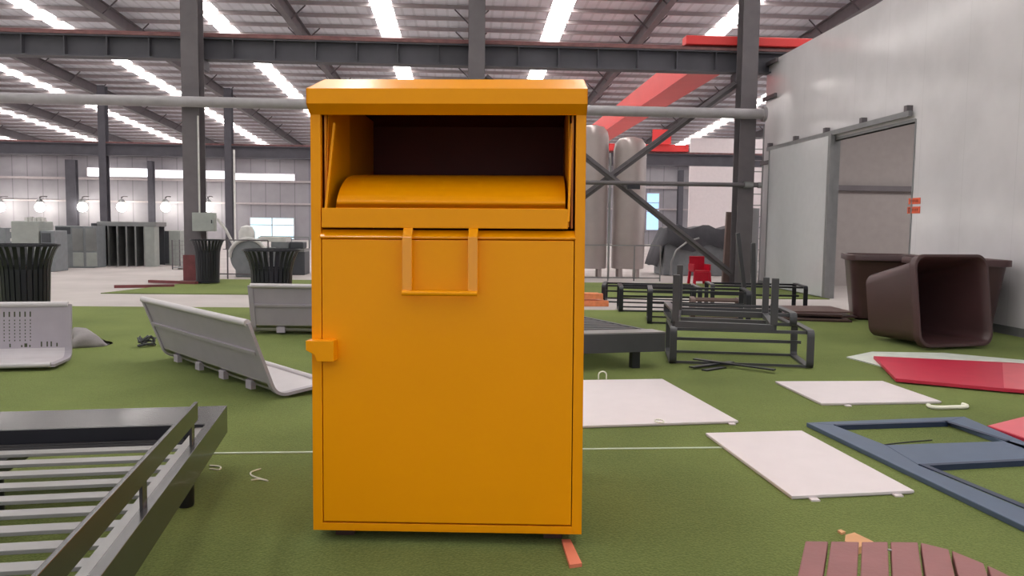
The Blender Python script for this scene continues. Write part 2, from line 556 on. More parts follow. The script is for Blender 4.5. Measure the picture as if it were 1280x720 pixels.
# runway beams
e = empty('runway_beam', (0, YC + .42, 5.12)); tag(e, 'long dark steel crane beam on the near columns above the yellow bin', 'beam', 'crane runway beams')
bm_ = MB().ibeam((-34, 0, .27), (11, 0, .27), .34, .5, t=.035)
bm_.build('girder', STEELB, e)
MB().bar((-34, 0, .55), (11, 0, .55), .38, .055).bar((-34, 0, .61), (11, 0, .61), .08, .07).build('crane_rail', RUST, e)
st = MB()
x = -33
while x < 10.8:
    st.box(x - .01, x + .01, -.16, .16, .04, .5); x += .95
st.build('stiffener', STEELB, e)
e = empty('runway_beam', (0, 42, 4.68)); tag(e, 'distant dark steel crane beam on the far row of columns', 'beam', 'crane runway beams')
MB().ibeam((-50, 0, .3), (18, 0, .3), .34, .6, t=.04).build('girder', STEELB, e)
MB().bar((-50, 0, .66), (18, 0, .66), .1, .08).build('crane_rail', RUST, e)

# crane
e = empty('bridge_crane', (5.9, YC, 5.8)); tag(e, 'red overhead travelling crane spanning between the two steel beams', 'crane')
loc(MB().box(5.2, 11, YC + .24, YC + .62, 5.77, 5.98).build('end_carriage', REDC, e, .02), e)
loc(MB().box(5.25, 11.6, 41.8, 42.2, 5.39, 5.75).build('end_carriage', REDC, e, .02), e)
g = MB()
g.prism([(5.62, YC + .62), (6.2, YC + .62), (6.2, 41.8), (5.62, 41.8)], 5.3, 6.0)
loc(g.build('bridge_girder', REDC, e, .01), e)
loc(MB().box(5.5, 6.32, YC + .62, 41.8, 5.24, 5.31).build('girder_flange', REDC, e), e)
loc(MB().prism([(9.6, 41.6), (10.6, 41.6), (10.4, 42.2), (9.8, 42.2)], 5.75, 6.5).build('drive_motor', REDC, e), e)

# pipes on the columns
e = empty('long_pipe', (0, YC - .36, 4.07)); tag(e, 'thick pale grey pipe running level across all the near columns', 'pipe')
M_ = Matrix.Rotation(PI / 2, 4, 'Y')
MB().lathe([(.12, -34), (.12, 6.92)], 24, M_).build('tube', PIPE, e, smooth=True)
MB().lathe([(.17, 6.9), (.17, 6.97)], 24, M_).build('end_flange', PIPE, e)
e = empty('rail_pipe', (0, YC - .28, 2.42)); tag(e, 'thin dark grey pipe crossing the brace right of the bin at mid height', 'pipe')
MB().lathe([(.05, .2), (.05, 6.9)], 16, M_).build('tube', STEEL, e, smooth=True)
MB().lathe([(.08, 6.55), (.08, 6.75)], 16, M_).build('coupling', GALV, e)
MB().lathe([(.07, 6.88), (.07, 6.96)], 16, M_).build('end_cap', GALV, e)
MB().box(3.75, 4.05, -.06, .06, -.14, -.04).build('clamp', BLACK, e)
# cross braces
for (a, b, lab) in [((.41, YC + .05, 4.85), (6.42, YC + .05, .3), 'brown grey diagonal brace falling to the right, behind the thin pipe'), ((.41, YC + .16, .3), (6.42, YC + .16, 4.85), 'brown grey diagonal brace rising to the right across the silver tanks')]:
    o = MB().bar(a, b, .012, .16, (0, 1, 0)).bar(a, b, .16, .012, (0, 1, 0)).build('cross_brace', STEEL)
    tag(o, lab, 'brace', 'cross braces between columns')
# electric box on the left column
e = empty('electric_box', (-6.08, YC - .31, 1.17)); tag(e, 'cream electric cabinet fixed on the left steel column', 'electric box')
MB().box(-.14, .36, -.1, .08, 0, .42).build('enclosure', CREAM, e, .01)
MB().box(.29, .31, -.115, -.1, .18, .26).build('latch', BLACK, e)
MB().tube([(.0, 0, .42), (.0, 0, 2.6)], .02).build('conduit', CREAML, e)
o = MB().tube([(0, 0, 0), (0, 0, 5.0)], .05).build('down_pipe', CREAML); o.location = W(294, 300, 41).xyz; o.location.z = 0
tag(o, 'thin white vertical pipe beside the distant column', 'pipe')

# wall lamps
for k, (px, lab) in enumerate([(0, 'lit wall lamp at the left picture edge'), (50, 'lit wall lamp above the grey machine, second from left'), (103, 'lit wall lamp above the metal cabinets'), (152, 'lit wall lamp above the dark shelf rack'), (207, 'lit wall lamp left of the cream box column'), (260, 'lit wall lamp right of the cream box column')]):
    p = W(px, 260, 66.9)
    e = empty('wall_lamp', p); tag(e, 'round white ' + lab, 'lamp', 'row of lit lamps on the back wall')
    MB().lathe([(.05, .75), (.14, .7), (.3, .52), (.32, .48)], 20, cap1=False).build('lamp_shade', GALV, e, smooth=True)
    MB().lathe([(.02, -.30), (.2, -.27), (.33, -.12), (.38, .05), (.33, .25), (.2, .4), (.02, .45)], 20).build('bulb', LAMPG, e, smooth=True)
    MB().tube([(0, 0, .7), (0, 0, .85), (0, .4, .95), (0, 1.15, .95)], .04).build('arm', STEEL, e)

# ------------------------------------------------------------------ yellow collection bin
zb = TZ
A, B = G(391.5, 664, .058), G(727, 672, .058)
rz = rz_of(A, B)
C = (A + B) / 2; C.z = zb + .008
bw = (B - A).length / 2            # half width
BIN = empty('clothing_bin', C, rz)
BIN.rotation_euler[0] = math.radians(-1.2); BIN.rotation_euler[1] = math.radians(-.4)
tag(BIN, 'tall yellow metal collection bin with an open chute and U handle', 'collection bin')
Hs = 1.807                         # body top
D = 1.12
pw = .042                          # post width
s = MB()
for sx in (-1, 1):                 # side panels with folded front posts
    x0, x1 = (sx * bw, sx * (bw - .003)) if sx > 0 else (sx * (bw - .003), sx * bw)
    s.box(min(x0, x1), max(x0, x1), 0, D, .05, Hs)
    s.box(min(sx * bw, sx * (bw - pw)), max(sx * bw, sx * (bw - pw)), 0, .03, .05, Hs)
s.box(-bw, bw, D - .004, D, .05, Hs)
s.box(-bw, bw, 0.0, D, .045, .055)
s.box(-bw + pw, bw - pw, 0, .03, .05, .078)
s.build('body', YEL, BIN, .007, seg=3)
# hood
hw = bw + .001
h = MB()
zlo, zf0, zf1, zt = Hs - .002, 1.842, 1.903, 1.998
prof = [(0.0, zlo), (-.055, zf0), (-.055, zf1), (.235, zt), (D - .2, zt), (D + .05, zf1), (D + .05, zf0), (D, zlo)]
h.strip_x(prof, -hw, hw, -.004)
h.ext_x(prof, -hw, -hw + .004); h.ext_x(prof, hw - .004, hw)
h.build('hood', YEL, BIN)
MB().strip_x([(p[0] * .97 + .012, p[1] - .01 if p[1] > 1.9 else p[1] + .012) for p in prof[1:7]], -hw + .006, hw - .006, -.003).build('hood_shade_sheet', DARKIN, BIN)  # sheet darkened to give the shade up inside the hood
# inner cavity shell (behind the opening)
iw = bw - pw - .012
zop0 = 1.34
for sx in (-1, 1):
    MB().ext_x([(.034, zop0), (.034, 1.84), (.2, 1.93), (D - .1, 1.93), (D - .1, zop0)], sx * iw - .004, sx * iw + .004).build('chute_lining', YELIN, BIN)
MB().box(-bw + .01, bw - .01, D - .03, D - .01, .1, 1.93).build('back_shade_sheet', DARKIN, BIN)  # dark sheet painting the shade at the back of the cavity
# chute drawer: lip, curved tray, sides
lipz0, lipz1 = 1.337, 1.419
dw = iw - .01
L_ = -bw + pw + .006; R_ = bw - pw - .03
d_ = MB()
d_.box(L_, R_, -.012, .006, lipz0, lipz1)
d_.build('chute_lip', YEL, BIN, .003)
line = []
for k in range(15):
    a = k / 14 * PI / 2
    line.append((.008 + .42 * (1 - math.cos(a)), 1.385 + .20 * math.sin(a)))
tray = MB().strip_x(line, L_ + .055, R_ - .01, .004)
tray.build('chute_tray', YEL, BIN, smooth=True)
MB().strip_x([(.43, 1.585), (.6, 1.605), (.95, 1.62)], L_ + .055, R_ - .01, .004).build('chute_back', YELIN, BIN)
# side plates (vertical quadrants) with slanted edges
for sx, xx in ((-1, L_ + .012), (1, R_ + .002)):
    sp = MB()
    poly = [(.0, 1.345), (.06, 1.84), (.2, 1.92), (.44, 1.94), (.44, 1.39)]
    sp.ext_x(poly, xx, xx + .003)
    e2 = sp.build('chute_side', YEL, BIN)
    MB().bar((xx, -.002, 1.365), (xx + (.012 if sx > 0 else .03), .05, Hs - .03), .022, .01, (1, 0, 0)).build('side_flange', YEL, e2, .002)
# shelf below the chute
MB().ext_x([(-.006, 1.293), (-.008, 1.300), (.022, 1.330), (.2, 1.334), (.2, 1.285), (.02, 1.287)], -bw + pw - .004, bw - pw + .004).build('sill', YELG, BIN, .003)
# door
MB().box(-bw + pw + .004, bw - pw - .004, -.003, .02, .085, 1.288).build('door', YEL, BIN, .003)
MB().box(-bw + .02, bw - .02, .024, .028, .06, 1.30).build('door_gap_shade', mat('gap_shade', (70, 40, 5), rough=.8), BIN)  # dark sheet, the shade around the door is in its colour
# U handle
hx0, hx1 = -.178, .094
for hx in (hx0, hx1):
    u = MB()
    u.box(hx - .004, hx + .036, -.05, -.043, 1.075, 1.30)
    u.bar((hx + .016, -.047, 1.298), (hx + .016, -.012, 1.336), .04, .007, (0, 1, .6))
    u.build('handle_arm', YELG, BIN, .002)
M2 = Matrix.Translation((0, -.05, 1.068)) @ M_
MB().lathe([(.011, hx0 - .004), (.011, hx1 + .036)], 14, M2).build('handle_bar', YEL, BIN, smooth=True)
# lock box
lk = MB().prism([(0, 0), (.117, 0), (.117, -.088), (.045, -.088), (.035, -.06), (0, -.04)], 0, .06, Matrix.Translation((-bw - .008, -.004, .868)) @ Matrix.Rotation(PI / 2, 4, 'X'))
lk.build('lock_box', YEL, BIN, .003)
# skids
for sx in (-1, 1):
    MB().ext_x([(.07, 0), (D - .05, .022), (D - .05, .046), (.07, .046)], sx * (bw - .12) - .04, sx * (bw - .12) + .04).build('skid', BROWN, BIN)

# ------------------------------------------------------------------ salmon strap
def flat_poly(name, pts, z0, z1, m, label, cat, group=None, bevel=0):
    P = [G(px, py, z1) for px, py in pts]
    c = sum(P, Vector()) / len(P); c.z = z0
    mb = MB().prism([(p.x - c.x, p.y - c.y) for p in P], 0, z1 - z0)
    o = mb.build(name, m, None, bevel)
    o.location = c
    tag(o, label, cat, group)
    return o
flat_poly('wood_offcut', [(702, 674), (713, 674), (727.5, 704), (712, 706)], TZ, TZ + .015, STRAP, 'salmon orange offcut strip poking out under the yellow bin', 'offcut')

# ------------------------------------------------------------------ slatted bed frames (near left, and right behind the bin)
def slat_frame(name, w, L, loc_, rz_, label, cat, rail_h, back, group=None, raised=True, y_raise=(0, 1)):
    """w along local x, L along local y, near edge at y=0. corner right-front at (0,0)?: origin = far right corner, x negative to the left"""
    e = empty(name, loc_, rz_); tag(e, label, cat, group)
    zt_, zb_ = .35, .20
    MB().box(-.04, 0, -L, 0, zb_, zt_).build('side_rail', BLACKB, e, .002)
    MB().box(-w, -w + .04, -L, 0, zb_, zt_).build('side_rail', BLACKB, e, .002)
    MB().box(-w + .04, -.04, -.03, 0, zb_, zt_).build('end_rail', BLACKB, e, .002)
    MB().box(-w + .04, -.04, -L, -L + .03, zb_, zt_).build('end_rail', BLACKB, e, .002)
    return e
far = G(284, 510, .35)                       # far right outer corner of the near left frame
pR = G(100, 712, .2)
p2 = G(0, 517, .35)
rzL = rz_of(p2, far) + .015
e = slat_frame('slatted_frame', 2.7, 2.75, (far.x, far.y, TZ), rzL, 'large black steel slatted platform frame at the lower left with a raised rail', 'metal frame', 0, 0, 'slatted black platform frames')
NL = e
MB().box(-2.66, -.04, -.40, -.03, .335, .35).build('top_plate', BLACKB, e, .002)
MB().box(-2.66, -.04, -.42, -.40, .22, .35).build('inner_rail', BLACK, e)
MB().box(-.085, -.04, -2.72, -.42, .31, .335).build('inner_ledge', SLAT, e)
for yb in (-.43, -.475, -.52):
    MB().box(-2.66, -.07, yb - .03, yb, .27, .285).build('slat', BLACKB, e, .002)
y = -.60
while y > -2.7:
    MB().box(-2.66, -.07, y - .07, y, .285, .30).build('slat', SLAT, e, .002)
    y -= .165
for xx in (-.9, -1.75):
    MB().box(xx - .03, xx + .03, -2.72, -.03, .2, .26).build('cross_member', BLACK, e)
for xx, yy in ((-.10, -.6), (-.93, -.6), (-2.5, -.6), (-.10, -2.2), (-2.5, -2.2)):
    MB().lathe([(.036, 0), (.04, .01), (.04, .22)], 18, Matrix.Translation((xx, yy, 0))).build('leg', BLACK, e, smooth=True)
rr = empty('x', (0, 0, 0)); bpy.data.objects.remove(rr)
ra_ = MB().box(-.022, -.006, -2.75, -.76, .455, .54)
ra_.build('raised_rail', BLACKB, e, .003)
for yy in (-.79, -1.62, -2.5):
    MB().box(-.034, -.022, yy - .03, yy + .03, .35, .50).build('post', BLACKB, e, .002)
# right: bench platform
c0 = G(832, 418, .35)
c1 = G(700, 421, .35)
rzR = rz_of(c1, c0)
e = empty('slatted_frame', (c0.x, c0.y, TZ), rzR); tag(e, 'black slatted platform bench behind the right side of the yellow bin', 'metal frame', 'slatted black platform frames')
Lr = 2.1; wr_ = 2.4; sk = -.42
def skx(y): return sk * y / Lr
def skbox(x0, x1, y0, y1, z0, z1):
    return MB().prism([(x0 + skx(y0), y0), (x1 + skx(y0), y0), (x1 + skx(y1), y1), (x0 + skx(y1), y1)], z0, z1)
skbox(-wr_, 0, 0, .04, .17, .35).build('end_rail', CHAR, e, .002)
skbox(-wr_, 0, Lr - .04, Lr, .17, .35).build('end_rail', CHAR, e, .002)
skbox(-.05, 0, .04, Lr - .04, .17, .35).build('side_rail', CHAR, e, .002)
skbox(-wr_, -wr_ + .05, .04, Lr - .04, .17, .35).build('side_rail', CHAR, e, .002)
skbox(-wr_, 0.0, -.0, .22, .35, .362).build('top_plate', SLAT, e)
yy = .27
while yy < Lr - .12:
    skbox(-wr_ + .05, -.05, yy, yy + .1, .32, .345).build('slat', CHAR, e); yy += .14
skbox(-wr_, -.28, Lr - .07, Lr - .02, .35, .44).build('back_rail', BLACK, e)
for xx, y_ in ((-.24, .12), (-2.1, .12), (-.24, 1.9), (-2.1, 1.9)):
    MB().box(xx + skx(y_) - .04, xx + skx(y_) + .04, y_ - .04, y_ + .04, 0, .17).build('leg', BLACK, e)

# ------------------------------------------------------------------ grey bench shells
def bench_shell(A_, B_, lean, seat, back, label, flip=False, holes=False, seat_up=.06):
    """A_ left end, B_ right end of the bend line; seat runs to +y, back rises leaning to -y (negative = to +y)"""
    L = (B_ - A_).length
    e = empty('bench_shell', ((A_.x + B_.x) / 2, (A_.y + B_.y) / 2, TZ + .028), rz_of(A_, B_)); tag(e, label, 'bench shell', 'grey metal bench shells lying on the turf')
    sgn = -1 if flip else 1
    R = .07
    ang = math.atan2(back, lean)    # back direction angle from -y axis
    # profile: top of back -> bend -> seat
    pts = []
    by, bz = -lean * sgn, back
    d = Vector((-lean * sgn, back)).normalized()
    pts.append((d.x * (Vector((lean, back)).length), back))
    st_ = (d.x * .09, .012 + d.y * .09)
    pts.append(st_)
    en = (.1 * sgn, .004)
    for k in range(1, 6):
        t_ = k / 6
        pts.append(((1 - t_) ** 2 * st_[0] + t_ ** 2 * en[0], (1 - t_) ** 2 * st_[1] + t_ ** 2 * en[1] + 2 * t_ * (1 - t_) * .0))
    pts.append(en)
    pts.append((seat * sgn * .92, seat_up * .8))
    bk = MB().strip_x(pts[:2], -L / 2, L / 2, .006 * sgn).build('backrest', BENCH, e)
    st = MB().strip_x(pts[1:], -L / 2, L / 2, .006 * sgn).build('seat', BENCHL, e, smooth=True)
    # rolled edges
    MB().tube([(-L / 2, pts[0][0], pts[0][1]), (L / 2, pts[0][0], pts[0][1])], .028, 12).build('top_edge', BENCHL, e, smooth=True)
    MB().tube([(-L / 2, pts[-1][0], pts[-1][1] + .01), (L / 2, pts[-1][0], pts[-1][1] + .01)], .024, 12).build('seat_edge', BENCHL, e, smooth=True)
    for xx in (-L / 2, L / 2):
        MB().sweep([(xx, p[0], p[1]) for p in pts], [(-.012, -.03), (.012, -.03), (.012, .03), (-.012, .03)], up=(1, 0, 0)).build('end_flange', BENCH, e)
    # rib along the back
    mid = Vector(pts[0]) * .5 + Vector(pts[1]) * .5
    off = -.012 * sgn
    MB().bar((-L / 2 + .03, mid.x + off, mid.y), (L / 2 - .03, mid.x + off, mid.y), .03, .018, (0, -d.y, d.x)).build('rib', BENCH, e)
    # tabs under the bend
    for k in range(4):
        xx = -L / 2 + L * (k + .7) / 4.4
        if not holes:
            MB().box(xx - .05, xx + .05, min(st_[0] - .012 * sgn, st_[0] + .03), max(st_[0] - .012 * sgn, st_[0] + .03), .0, .07).build('mounting_tab', BENCH, e)
    if holes:
        hm = MB()
        dd = Vector((d.x, d.y))
        def hole(u, v, w, h):
            c = dd * v
            hm.bar((u - w / 2, c.x - .008 + .002, c.y), (u + w / 2, c.x - .008 + .002, c.y), h, .004, (0, -dd.y, dd.x))
        k = 0
        xx = L / 2 - .33
        while xx > -L / 2 + .1:
            hole(xx, .43, .012, .05)
            for j in range(7): hole(xx, .18 + j * .032, .008, .014)
            xx -= .045
        xx = L / 2 - .1
        while xx > -L / 2 + .1:
            hh = random.choice([.02, .035, .05]); hole(xx, .115 + hh / 2, random.choice([.012, .025]), hh); xx -= random.choice([.035, .05, .1])
        hm.build('perforation', HOLE, e)
    return e
bench_shell(G(208, 449, TZ), G(343, 499, TZ), .21, .5, .58, 'long grey bench shell leaning left, end touching the yellow bin in view', seat_up=.05)
bench_shell(G(318, 418, TZ), G(530, 421, TZ), .13, .5, .58, 'grey bench shell lying farthest back, partly behind the yellow bin')
b1, b2 = G(-120, 456, TZ), G(86, 451, TZ)
bench_shell(b1, b2, .04, .58, .52, 'pale grey perforated bench shell standing upright at the left picture edge', flip=True, holes=True, seat_up=.02)

# lumps
def lump(name, c, r, hh, m, label, cat, seed, jag=.25):
    rnd = random.Random(seed)
    bm = bmesh.new()
    bmesh.ops.create_icosphere(bm, subdivisions=3, radius=1)
    ph = [(rnd.uniform(1.5, 4), rnd.uniform(0, 6), rnd.uniform(1.5, 4), rnd.uniform(0, 6)) for _ in range(4)]
    for v in bm.verts:
        f = 1 + jag * sum(math.sin(p[0] * v.co.x + p[1]) * math.cos(p[2] * v.co.y + p[3] + v.co.z * 2) for p in ph) / 2.5
        v.co = Vector((v.co.x * r[0] * f, v.co.y * r[1] * f, max(0, v.co.z * f) * hh))
    me = bpy.data.meshes.new(name); bm.to_mesh(me); bm.free(); me.shade_smooth(); me.materials.append(m)
    o = bpy.data.objects.new(name, me); COL.objects.link(o); o.location = (c.x, c.y, TZ)
    tag(o, label, cat); return o
lump('crumpled_sheet', G(104, 431, TZ), (.24, .3), .13, CLOTH, 'crumpled grey sheet on the turf beside the upright perforated shell', 'sheet', 11, .7)
wc = G(183, 433, TZ)
rnd = random.Random(5)
pts = []
for k in range(70):
    a = k * .55
    r_ = .075 + .02 * math.sin(k * 1.7)
    pts.append((r_ * math.cos(a), r_ * math.sin(a) * .9 + .01 * math.sin(k), .014 + .11 * (.5 + .5 * math.sin(k * .37)) * (.7 + .3 * math.sin(a * 2.3))))
o = MB().tube(pts, .008, 7).build('wire_coil', CHAR, smooth=True); o.location = (wc.x, wc.y, TZ)
tag(o, 'small dark grey tangle of wire on the turf at the left end of the long shell', 'wire coil')

# ------------------------------------------------------------------ slatted litter bins
def litter_bin():
    e = empty('litter_bin')
    n = 28
    R0, R1, Hh = .25, .27, 1.0
    for k in range(n):
        a = 2 * PI * k / n
        ca, sa = math.cos(a), math.sin(a)
        p = [(R0, .03), (R0 + .005, .3), (R1, .72), (R1 + .025, .84), (R1 + .07, .95), (R1 + .10, 1.0)]
        MB().sweep([(r * ca, r * sa, z) for r, z in p], [(-.023, -.004), (.023, -.004), (.023, .004), (-.023, .004)], up=(-ca if abs(ca) > 2 else -sa, ca, 0) if False else (-ca, -sa, 0.01)).build('slat', BLACK, e)
    MB().lathe([(R1 + .095, .985), (R1 + .115, .985), (R1 + .115, 1.01), (R1 + .095, 1.01), (R1 + .095, .985)], 40, cap0=False, cap1=False).build('rim', BLACK, e)
    MB().lathe([(R0 - .01, .02), (R0 + .012, .02), (R0 + .012, .08), (R0 - .01, .08), (R0 - .01, .02)], 40, cap0=False, cap1=False).build('base_ring', BLACK, e)
    MB().lathe([(R1 - .02, .7), (R1 - .006, .7), (R1 - .006, .76), (R1 - .02, .76), (R1 - .02, .7)], 40, cap0=False, cap1=False).build('hoop', BLACK, e)
    MB().lathe([(.02, .03), (R0 - .025, .03), (R1 - .025, .76), (R1 - .04, .76), (R0 - .04, .05), (.02, .05)], 28).build('liner', BLACK, e, smooth=True)
    return e
lb = litter_bin()
spots = [((33, 411), 'black slatted litter bin at the far left, behind the perforated shell', 1.05), ((260, 354), 'black slatted litter bin beside the red-brown base of the column', .97), ((340, 404), 'black slatted litter bin with a flared rim behind the farthest grey shell', 1.0)]
for i, (pp, lab, sc_) in enumerate(spots):
    o = lb if i == 0 else copy_tree(lb)
    p = G(pp[0], pp[1], TZ); o.location = (p.x, p.y, TZ); o.scale = (sc_,) * 3
    tag(o, lab, 'litter bin', 'black slatted litter bins')

# ------------------------------------------------------------------ frames on the right
def rrect(w, h, r, n=5):
    pts = []
    for cx, cz, a0 in ((w - r, r, -PI / 2), (w - r, h - r, 0), (r, h - r, PI / 2), (r, r, PI)):
        for k in range(n + 1):
            a = a0 + PI / 2 * k / n
            pts.append((cx + r * math.cos(a), cz + r * math.sin(a)))
    return pts
FLAT = [(-.012, -.034), (.012, -.034), (.012, .034), (-.012, .034)]
def hoop_frame(L, Dp, Hh, label, loc_, rz_, group='black steel table frames piled on the turf', m=BLACK, rails=2, posts=0):
    """two rounded hoops in the y-z plane at x=0 and x=L joined with rails"""
    e = empty('table_frame', loc_, rz_); tag(e, label, 'metal frame', group)
    for x in (0, L):
        MB().sweep([(x, p[0], p[1] + .012) for p in rrect(Dp, Hh - .024, .05)], FLAT, closed=True, up=(1, 0, 0)).build('hoop', m, e)
    for k in range(rails):
        y = .06 + (Dp - .12) * k / max(1, rails - 1)
        MB().bar((0.012, y, Hh - .03), (L - .012, y, Hh - .03), .04, .03).build('top_rail', m, e)
    for y in (.02, Dp - .02):
        MB().bar((0.012, y, .02), (L - .012, y, .02), .02, .025).build('foot_rail', m, e)
    MB().bar((0.012, Dp * .5, Hh * .55), (L - .012, Dp * .5, Hh * .55), .03, .03).build('stretcher', m, e)
    return e
pa, pb = G(841, 455, TZ), G(1012, 461, TZ)
rzN = rz_of(pa, pb)
hoop_frame((pb - pa).length, .75, .38, 'nearest charcoal table frame of the pile, two rounded hoops facing the camera', (pa.x, pa.y, TZ), rzN, m=CHAR)
pa2 = G(845, 402, .40)
# frame resting on the first
hoop_frame(1.18, .95, .14, 'low charcoal frame lying on top of the nearest table frame', (pa.x + .06, pa.y + .2, TZ + .385), rzN + .03, m=CHAR, rails=3)
# upturned frame with four legs in the air
def upturned(loc_, rz_, w, d, z0, hleg, label):
    e = empty('upturned_frame', loc_, rz_); tag(e, label, 'metal frame', 'black steel table frames piled on the turf')
    for y in (0, d): MB().box(0, w, y - .025, y + .025, z0, z0 + .05).build('rail', CHAR, e, .003)
    for x in (0, w): MB().box(x - .025, x + .025, .025, d - .025, z0, z0 + .05).build('rail', CHAR, e, .003)
    MB().box(.03, w - .03, d * .5 - .02, d * .5 + .02, z0, z0 + .03).build('cross_member', CHAR, e)
    for x, y, k in ((0, 0, 1), (w, 0, .98), (0, d, 1.1), (w, d, .85)):
        MB().bar((x, y, z0 + .05), (x + .0, y, z0 + .05 + hleg * k), .055, .055).build('leg', CHAR, e, .004)
    return e
p0 = G(844, 407, TZ + .56); p1 = G(967, 412, TZ + .56)
upturned((p0.x, p0.y, TZ), rz_of(p0, p1), (p1 - p0).length, .95, .55, .38, 'charcoal frame upside down on the pile with four legs pointing up')
# stand posts to carry it: hoop frame beneath at rear
hoop_frame(1.35, .8, .5, 'dark table frame under the upturned frame at the middle of the pile', tuple(G(812, 405, TZ).xy) + (TZ,), rzN - .02)
hoop_frame(1.25, .7, .42, 'dark table frame behind the middle one with its hoop beside the yellow bin', tuple(G(776, 390, TZ).xy) + (TZ,), rzN + .05)
hoop_frame(1.6, .8, .34, 'small dark table frame farthest back in the pile, on the walkway edge', tuple(G(754, 378.5, TZ).xy) + (TZ,), rzN - .04)
hoop_frame(1.5, .8, .44, 'dark table frame at the right rear of the pile', tuple(G(890, 388, TZ).xy) + (TZ,), rzN + .02)
hoop_frame(.7, .5, .3, 'low brown grey frame lying right of centre in the pile', tuple(G(866, 398, TZ).xy) + (TZ,), rzN - .03, m=BOARD, rails=4)
# tall leaning bars
for (px, py, hz, dx, lab) in [(934, 395, 1.3, -.2, 'grey steel bar standing up out of the pile, leaning left towards the column'), (942, 397, 1.15, -.05, 'shorter grey steel bar standing beside the leaning one in the pile')]:
    p = G(px, py, TZ)
    o = MB().bar((0, 0, 0), (dx, 0, hz), .06, .06, (0, 1, 0)).build('steel_bar', CHAR, None, .004); o.location = (p.x, p.y, TZ)
    tag(o, lab, 'steel bar', 'steel bars standing in the pile')
# flat black straps
for (x0, y0, x1, y1, lab) in [(868, 448, 968, 462, 'thin black flat bar on the turf pointing right, before the table frames'), (864, 457, 915, 450, 'shorter thin black flat bar crossing under the longer one'), (880, 459, 905, 455, 'shortest thin black flat bar beside the crossed ones')]:
    a, b = G(x0, y0 + 5, TZ), G(x1, y1 + 5, TZ)
    zq = {448: .03, 457: .016, 459: .002}[y0]
    o = MB().bar((0, 0, .006), (b - a) + Vector((0, 0, .006)), .06, .012).build('flat_bar', BLACK); o.location = (a.x, a.y, TZ + zq)
    tag(o, lab, 'flat bar', 'black flat bars on the turf')

# brown boards pile
bp = G(1022, 400, TZ)
rnd = random.Random(4)
labs = ['lowest brown board of the pile right of the table frames', 'second brown board from the bottom of the pile right of the frames', 'third brown board up in the pile, skewed', 'fourth brown board up in the pile, skewed', 'brown board next to the top of the pile', 'topmost brown board of the pile right of the frames']
z = TZ
for k, lab in enumerate(labs):
    w = 1.15 - .05 * k
    o = MB().box(-w / 2, w / 2, -.45, .45, 0, .022).build('wooden_board', BOARD if k % 2 else BROWN)
    o.location = (bp.x + rnd.uniform(-.12, .12), bp.y + rnd.uniform(-.1, .1) + .35, z); o.rotation_euler = (0, 0, rzN + rnd.uniform(-.2, .2)); z += .0225
    tag(o, lab, 'board', 'pile of brown boards')

# ------------------------------------------------------------------ panels on the turf
def panel(pts, label, tabs=(), hooks=()):
    z1 = TZ + .02
    P = [G(px, py, z1) for px, py in pts]
    c = sum(P, Vector()) / 4; c.z = TZ
    e = empty('metal_sheet', c); tag(e, label, 'panel', 'white flat panels on the turf')
    MB().prism([(p.x - c.x, p.y - c.y) for p in P], .006, .02).build('sheet', WHITEB, e, .002)
    MB().prism([((p.x - c.x) * .985, (p.y - c.y) * .985) for p in P], .0, .006).build('folded_edge', WHITEB, e)
    for px, py in tabs:
        q = G(px, py, z1) - c
        MB().box(q.x - .022, q.x + .022, q.y - .02, q.y + .02, .0, .008).build('tab', WHITEB, e)
    return e
panel([(728 - 40, 475.5), (828, 473.5), (923, 526), (728 - 28, 533)], 'white flat panel touching the right side of the yellow bin in view', [(915, 527)])
panel([(969, 476.5), (1103, 476), (1177, 501.5), (1027, 504)], 'white flat panel farthest right, beside the white J shaped handle', [(1060, 504.5), (1085, 475.5)])
panel([(882, 541), (1002, 538), (1143, 613), (990, 620)], 'white flat panel nearest the camera, left of the blue frame', [(903, 539.5), (984, 537.5), (1018, 620.5), (1122, 615)])

def wire(pts, r, label, m=WIRE, name='wire_piece', z=TZ, cat='wire'):
    P = [G(px, py, z + r) for px, py in pts]
    # smooth with subdivision
    Q = []
    for i in range(len(P) - 1):
        for k in range(4):
            t_ = k / 4
            a = P[max(i - 1, 0)]; b = P[i]; c = P[i + 1]; d = P[min(i + 2, len(P) - 1)]
            Q.append(.5 * ((2 * b) + (c - a) * t_ + (2 * a - 5 * b + 4 * c - d) * t_ ** 2 + (3 * b - a - 3 * c + d) * t_ ** 3))
    Q.append(P[-1])
    c0_ = Q[0].copy(); c0_.z = z
    o = MB().tube([q - c0_ for q in Q], r, 8).build(name, m, smooth=True); o.location = c0_
    tag(o, label, cat); return o
wire([(1160, 506), (1164, 508.5), (1175, 509.5), (1195, 509), (1207, 508.5), (1208, 507), (1203, 505.5)], .016, 'white J shaped steel handle lying beside the far right white panel', name='handle_bar', cat='handle')
wire([(262, 582), (275, 583), (274, 587), (262, 586)], .004, 'small loop of white wire beside the leg of the black slatted frame')
wire([(326, 586), (314, 590), (316, 595), (335, 601), (325, 599), (314, 600)], .004, 'squiggle of white wire on the turf left of the yellow bin')
